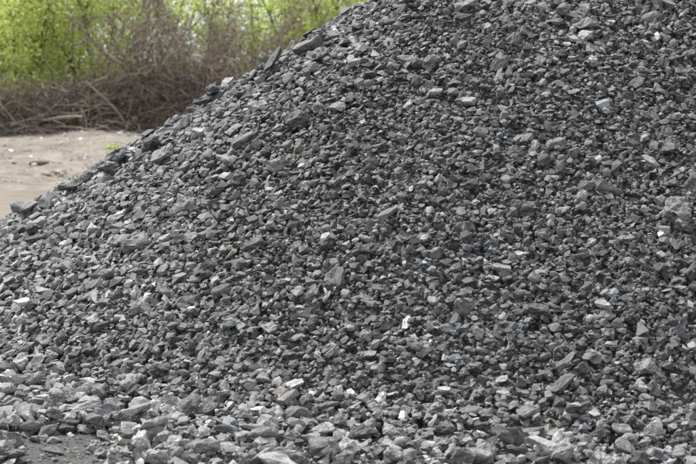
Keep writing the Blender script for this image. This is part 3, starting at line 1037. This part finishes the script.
def bend(p0, d0, length, k, wob, grav, r):
    """n paths of k points from p0 along d0 with wobble and droop"""
    n = len(p0)
    P = np.zeros((n, k, 3)); P[:, 0] = p0
    d = d0 / np.linalg.norm(d0, axis=1, keepdims=True)
    st = (length / (k - 1))[:, None]
    for i in range(1, k):
        d = d + r.normal(scale=wob, size=(n, 3)) + np.array([0, 0, grav])
        d /= np.linalg.norm(d, axis=1, keepdims=True)
        P[:, i] = P[:, i - 1] + d * st
    return P


# ------------------------------------------------------------------ dead brushwood along the top of the bank
def wind_top(x):
    """height of the brushwood above the ground along x"""
    return 0.95 + 0.22 * vnoise(x, x * 0, 0.7, 3) + 0.12 * vnoise(x, x * 0, 2.1, 6)


def brush_pile(x0, x1, label, r, n_twig, n_branch, yc=36.2):
    root = empty("brushwood_pile", ((x0 + x1) / 2, yc, float(ground_z(np.array((x0 + x1) / 2), np.array(yc)))))
    inv = Vector(root.location)
    ycen = lambda x: yc + 1.1 * vnoise(x, x * 0, .45, 12) + .4 * vnoise(x, x * 0, 1.6, 15)
    # fine twigs
    n = n_twig
    x = r.uniform(x0, x1, n)
    dy = r.normal(scale=0.42, size=n)
    top = wind_top(x) * np.exp(-(dy / 0.75) ** 2)
    z = top * r.random(n) ** 0.75
    dy = dy + ycen(x) - yc
    p0 = np.stack([x, yc + dy, ground_z(x, yc + dy) + z], 1) - np.array(inv)
    ang = r.uniform(0, math.tau, n)
    d0 = np.stack([np.cos(ang), 0.5 * np.sin(ang), r.normal(loc=.15, scale=.75, size=n)], 1)
    P = bend(p0, d0, r.uniform(.25, 1.0, n), 5, .28, -.07, r)
    gz = ground_z(P[..., 0] + inv.x, P[..., 1] + inv.y) - inv.z
    P[..., 2] = np.maximum(P[..., 2], gz + 0.01)
    rad = (.0035 + .011 * r.random(n) ** 2)[:, None] * np.linspace(1, .45, 5)[None, :]
    V, q, t = tubes(P, rad, np.clip(r.normal(.47, .4, n), 0, 1))
    tag(link("twigs", mesh_np("twigs", V, q, M_BRUSH, t, True), root), kind='stuff')
    # dead leaves caught in it
    n = n_twig // 4
    x = r.uniform(x0, x1, n); dy = r.normal(scale=.45, size=n)
    z = wind_top(x) * np.exp(-(dy / .75) ** 2) * r.random(n) * .95 + .01
    c = np.stack([x, ycen(x) + dy, ground_z(x, ycen(x) + dy) + z], 1) - np.array(inv)
    dd = r.normal(size=(n, 3)); dd /= np.linalg.norm(dd, axis=1, keepdims=True)
    ss = np.cross(dd, r.normal(size=(n, 3))); ss /= np.linalg.norm(ss, axis=1, keepdims=True)
    L = r.uniform(.02, .05, (n, 1))
    V = np.stack([c - dd * L, c + ss * L * .5, c + dd * L, c - ss * L * .5], 1).reshape(-1, 3)
    q = (np.arange(n) * 4)[:, None] + np.arange(4)[None]
    tag(link("dead_leaves", mesh_np("dead_leaves", V, q, M_BRUSH, np.repeat(np.clip(r.normal(.75, .25, n), 0, 1), 4)), root), kind='stuff')
    # stray twigs lying out on the sand
    n = 90
    x = r.uniform(x0, x1, n); dy = -r.uniform(.5, 1.5, n)
    p0 = np.stack([x, ycen(x) + dy, ground_z(x, ycen(x) + dy) + .015], 1) - np.array(inv)
    ang = r.uniform(0, math.tau, n)
    P = bend(p0, np.stack([np.cos(ang), np.sin(ang), np.full(n, .12)], 1), r.uniform(.15, .6, n), 5, .2, -.03, r)
    gz = ground_z(P[..., 0] + inv.x, P[..., 1] + inv.y) - inv.z
    P[..., 2] = np.maximum(P[..., 2], gz + 0.008)
    V, q, t = tubes(P, r.uniform(.005, .011, n)[:, None] * np.linspace(1, .5, 5)[None, :], np.clip(r.normal(.4, .3, n), 0, 1))
    tag(link("stray_twigs", mesh_np("stray_twigs", V, q, M_BRUSH, t, True), root), kind='stuff')
    # lumpy litter-brown mound added inside the brush to block light
    xs = np.arange(x0, x1 + .01, .09); ys = np.arange(-1.0, 1.01, .09)
    X, Y = np.meshgrid(xs, ys)
    endm = sm(x0, x0 + .25, X) * (1 - sm(x1 - .25, x1, X))
    Z = 0.62 * wind_top(X) * np.exp(-(Y / 0.6) ** 2) * endm + 0.16 * vnoise(X, Y, 5, 2) + 0.1 * vnoise(X, Y, 11, 8) - 0.08
    Yw = Y + ycen(X)
    Vv = np.stack([X, Yw, Z + ground_z(X, Yw)], -1).reshape(-1, 3) - np.array(inv)
    nx, ny = len(xs), len(ys)
    i2 = np.arange(nx - 1)[None, :] + np.arange(ny - 1)[:, None] * nx
    qq = np.stack([i2, i2 + 1, i2 + nx + 1, i2 + nx], -1).reshape(-1, 4)
    tag(link("light_block_mound", mesh_np("light_block_mound", Vv, qq, M_LIGHT_BLOCK, np.full(len(Vv), .4)), root), kind='stuff')
    # the thicker branches one can follow by eye
    for b in range(n_branch):
        x = r.uniform(x0, x1)
        dy = -abs(r.normal(scale=.35)) - 0.08
        zt = float(wind_top(np.array(x))) * math.exp(-(dy / .8) ** 2)
        dy += float(ycen(np.array(x))) - yc
        z = zt * r.uniform(.35, 1.08)
        p = np.array([[x, yc + dy, float(ground_z(np.array(x), np.array(yc + dy))) + z]]) - np.array(inv)
        a = r.uniform(-.4, .4) + (0 if r.random() < .5 else math.pi)
        d = np.array([[math.cos(a), r.normal(scale=.25), r.normal(scale=.3)]])
        ln = np.array([r.uniform(.7, 1.9)])
        Pb = bend(p - d * ln / 2, d, ln, 8, .12, -.02, r)
        gz = ground_z(Pb[..., 0] + inv.x, Pb[..., 1] + inv.y) - inv.z
        Pb[..., 2] = np.maximum(Pb[..., 2], gz + 0.03)
        rr = r.uniform(.011, .026) * np.linspace(1, .5, 8)[None, :]
        V, q, t = tubes(Pb, rr, [float(np.clip(r.normal(.62, .25), .1, 1))], 6)
        link("branch", mesh_np("branch", V, q, M_BRUSH, t, True), root)
    return tag(root, label, "brushwood", "heaps of dead brushwood along the sand bank")


rb = np.random.default_rng(41)
brush_pile(-10.5, -6.1, "dead brown brushwood heaped at the left end of the bank, below the brightest leaves", rb, 3000, 36)
brush_pile(-6.1, -4.2, "dead brown brushwood in the middle of the bank, below the thin arching stems", rb, 2200, 30)
brush_pile(-4.2, 0.5, "dead brown brushwood under the bare thicket, its lower edge behind the rock heap", rb, 3000, 28)


# ------------------------------------------------------------------ bare thicket and leafy trees
def woody(name, x, y, r, n_stem, height, lean, mat, n_twig, twig_len, stem_r=.022, fan=.35, droop=-.01, twig_r=.005, cover=(.12, 1.0), iso=.6, base=.12):
    gz = float(ground_z(np.array(x), np.array(y)))
    root = empty(name, (x, y, gz))
    stems = []
    for s in range(n_stem):
        p0 = np.array([[r.normal(scale=base), r.normal(scale=base), -0.05]])
        a = r.uniform(0, math.tau)
        f = fan * r.uniform(.3, 1.2)
        d0 = np.array([[math.cos(a) * f + lean, math.sin(a) * f * .7, 1.0]])
        ln = np.array([height * r.uniform(.75, 1.1)])
        P = bend(p0, d0, ln, 12, .07, droop, r)
        rad = stem_r * r.uniform(.6, 1.3) * np.linspace(1, .22, 12)[None, :]
        V, q, t = tubes(P, rad, [r.uniform(.2, .8)], 6)
        link("stem", mesh_np("stem", V, q, mat, t, True), root)
        stems.append(P[0])
    S = np.array(stems)
    n = n_twig
    si = r.integers(0, n_stem, n)
    tt = cover[0] + (cover[1] - cover[0]) * r.random(n)
    f = tt * 10.999
    i0 = f.astype(int); fr = (f - i0)[:, None]
    p0 = S[si, i0] * (1 - fr) + S[si, i0 + 1] * fr
    tang = S[si, i0 + 1] - S[si, i0]
    tang /= np.linalg.norm(tang, axis=1, keepdims=True)
    d0 = tang * .6 + r.normal(scale=iso, size=(n, 3)) + np.array([0, 0, .15])
    P = bend(p0, d0, twig_len * r.uniform(.4, 1.2, n) * (1.15 - .5 * tt), 5, .2, droop * 2, r)
    rad = twig_r * r.uniform(.6, 1.4, n)[:, None] * np.linspace(1, .4, 5)[None, :]
    V, q, t = tubes(P, rad, np.clip(r.normal(.46, .4, n), 0, 1))
    tag(link("twigs", mesh_np("twigs", V, q, mat, t, True), root), kind='stuff')
    return root, P


def crown(root, tips, r, n_leaf, size, spread, mat, per=40, tint=(.55, .25), zlo=0.3):
    nc = n_leaf // per
    ci = r.integers(0, len(tips), nc)
    k = r.integers(1, 5, nc)
    cc = tips[ci, k]
    cc = cc[cc[:, 2] > zlo]
    ctint = np.clip(r.normal(tint[0], tint[1], len(cc)), 0, 1)
    c = np.repeat(cc, per, 0) + r.normal(scale=spread, size=(len(cc) * per, 3)) * np.array([1, 1, .8])
    tn = np.clip(np.repeat(ctint, per) + r.normal(scale=tint[1] * .5, size=len(c)), 0, 1)
    n = len(c)
    L = size * r.uniform(.6, 1.3, n)[:, None]
    d = r.normal(size=(n, 3)); d /= np.linalg.norm(d, axis=1, keepdims=True)
    nr = r.normal(size=(n, 3)) + np.array([0, 0, .7])
    sd_ = np.cross(d, nr); sd_ /= np.linalg.norm(sd_, axis=1, keepdims=True) + 1e-9
    up = np.cross(sd_, d)
    w = L * r.uniform(.24, .36, (n, 1))
    V = np.stack([c - d * L * .5, c + sd_ * w + up * L * .10, c + d * L * .5 - up * L * .06, c - sd_ * w + up * L * .10], 1).reshape(-1, 3)
    b = (np.arange(n) * 4)[:, None]
    q = np.concatenate([b + np.array([0, 1, 2]), b + np.array([0, 2, 3])], 0)
    tag(link("crown", mesh_np("crown", V, q, mat, np.repeat(tn, 4)), root), kind='stuff')


def px_x(px, y):
    return (px - W0 / 2) / F * y


rt = np.random.default_rng(53)
bare = [
 (174, 36.7, 9, 2.3, -.10, 1300, "low bare brown bush, leftmost of the leafless thicket, drooping over the dead brushwood"),
 (204, 37.1, 12, 3.9, -.03, 2100, "tall bare mauve-brown bush in the middle of the leafless thicket"),
 (230, 37.3, 8, 3.5, .0, 1200, "bare brown bush of the leafless thicket beside the rock heap's crest"),
]
for px, y, ns, h, lean, nt, lab in bare:
    root, P = woody("bare_bush", px_x(px, y), y, rt, ns, h, lean, M_BARE, nt, .9, .012, .75, -.045, .0068, (.03, 1.0), 1.2, .28)
    tag(root, lab, "bush", "leafless bushes of the thicket")

trees = [
 # px, y, stems, height, lean, twigs, leaves, leaf size, spread, material, tint, label
 (-28, 39.0, 6, 4.6, .05, 500, 16000, .06, .34, M_LEAF, .66, "bright yellow-green leafy tree cut by the left edge above the dead brushwood"),
 (18, 38.6, 7, 4.6, .02, 500, 17000, .06, .34, M_LEAF, .68, "bright yellow-green leafy tree, densest of the row, second from the left edge"),
 (62, 39.2, 7, 4.6, .05, 500, 16000, .06, .34, M_LEAF, .68, "bright yellow-green leafy tree, third from the left edge, behind the dead brushwood"),
 (104, 38.6, 8, 4.4, .10, 500, 9500, .058, .32, M_LEAF, .60, "yellow-green tree with several dark slanting stems left of the sky gap"),
 (146, 39.5, 7, 4.4, .04, 450, 1700, .055, .24, M_LEAF, .55, "thin airy green tree with white sky showing through, left of the bare thicket"),
 (198, 42.0, 6, 4.6, .0, 450, 5500, .055, .26, M_LEAF2, .5, "sparse green tree half hidden behind the bare thicket"),
 (256, 40.5, 7, 4.6, .05, 500, 11000, .055, .25, M_LEAF2, .66, "light green leafy tree between the bare thicket and the rock heap's crest"),
 (300, 41.0, 6, 4.8, .03, 450, 8500, .055, .24, M_LEAF2, .64, "green tree with gaps of white sky behind the long slab along the skyline"),
 (350, 39.5, 5, 4.8, .03, 450, 9500, .055, .22, M_LEAF2, .55, "green tree with a dark stem, rightmost, ending at the heap's top"),
]
for px, y, ns, h, lean, nt, nl, ls, spd, mat, tn, lab in trees:
    root, P = woody("leafy_tree", px_x(px, y), y, rt, ns, h, lean, M_BARK, nt // 2, 1.5, .026, .6, .0, .009, (.12, 1.0))
    crown(root, P, rt, nl, ls * 1.25, spd * .55, mat, 40, (tn + .1, .28), 0.55)
    tag(root, lab, "tree", "leafy trees behind the sand bank")
for px, y, nl, lab in ((5, 50, 15000, "soft green tree farther back behind the left trees"), (60, 51, 14000, "soft green tree farther back behind the third bright tree"), (112, 52, 1000, "soft green tree farther back behind the slanting stems"),
                       (285, 52, 9000, "soft green tree farther back above the heap's crest")):
    root, P = woody("leafy_tree", px_x(px, y), y, rt, 6, 4.6, .0, M_BARK, 400, 1.5, .03, .6, .0, .006, (.12, 1.0))
    crown(root, P, rt, nl, .09, .25, M_LEAF2, 40, (.7, .25), 0.2)
    tag(root, lab, "tree", "leafy trees behind the sand bank")

# ------------------------------------------------------------------ small things on the sand bank
rk = np.random.default_rng(61)
for px, py, ln, rad, tl, lab in ((40, 165, .36, .035, -.05, "short thick dark stick lying on the sand bank"), (48, 175, .22, .016, -.5, "thin dark twig on the sand bank below the thick stick")):
    p = on_ground(px, py)
    Pb = bend(np.array([[-ln / 2, 0, rad * .7]]), np.array([[1.0, tl, 0.0]]), np.array([ln]), 7, .06, 0, rk)
    V, q, t = tubes(Pb, np.array([[.7, 1, .95, 1.05, .9, .8, .45]]) * rad, [.15], 7)
    ob = link("stick", mesh_np("stick", V, q, M_BRUSH, t, True)); ob.location = p
    tag(ob, lab, "stick")
p = on_ground(57, 131)
V, T = hull_np(rock_points('chunk', rk, 40))
ob = link("stone", mesh_np("stone", V * .13, T, M_ROCK, np.full(len(V), .75))); ob.location = (p[0], p[1], p[2] + .05)
tag(ob, "round white stone below the dead brushwood at the top of the sand bank", "stone")


def weed(px, py, n, h, mat, lab, tint):
    p = on_ground(px, py)
    root = empty("weed", p)
    for s in range(6):
        a = s / 6 * math.tau + rk.uniform(-.3, .3)
        Pb = bend(np.array([[0, 0, 0.0]]), np.array([[math.cos(a), math.sin(a) * .6, .7]]), np.array([h]), 5, .1, -.1, rk)
        V, q, t = tubes(Pb, np.full((1, 5), .004), [.5])
        link("stem", mesh_np("stem", V, q, M_BRUSH, t, True), root)
    c = rk.normal(size=(n, 3)) * np.array([h * .75, h * .4, h * .28]) + np.array([0, 0, h * .45])
    c[:, 2] = np.maximum(c[:, 2], .01)
    d = rk.normal(size=(n, 3)); d /= np.linalg.norm(d, axis=1, keepdims=True)
    s_ = np.cross(d, rk.normal(size=(n, 3))); s_ /= np.linalg.norm(s_, axis=1, keepdims=True)
    L = .03
    V = np.stack([c - d * L, c + s_ * L * .5, c + d * L, c - s_ * L * .5], 1).reshape(-1, 3)
    b = (np.arange(n) * 4)[:, None]
    q = b + np.arange(4)[None]
    tag(link("leaves", mesh_np("leaves", V, q, mat, np.full(n * 4, tint)), root), kind='stuff')
    tag(root, lab, "weed")


weed(113, 149, 60, .085, M_LEAF2, "low yellow-green weed at the right end of the sand bank", .7)
weed(60, 177, 40, .11, M_BRUSH, "small dried brown weed at the lower edge of the sand bank", .75)
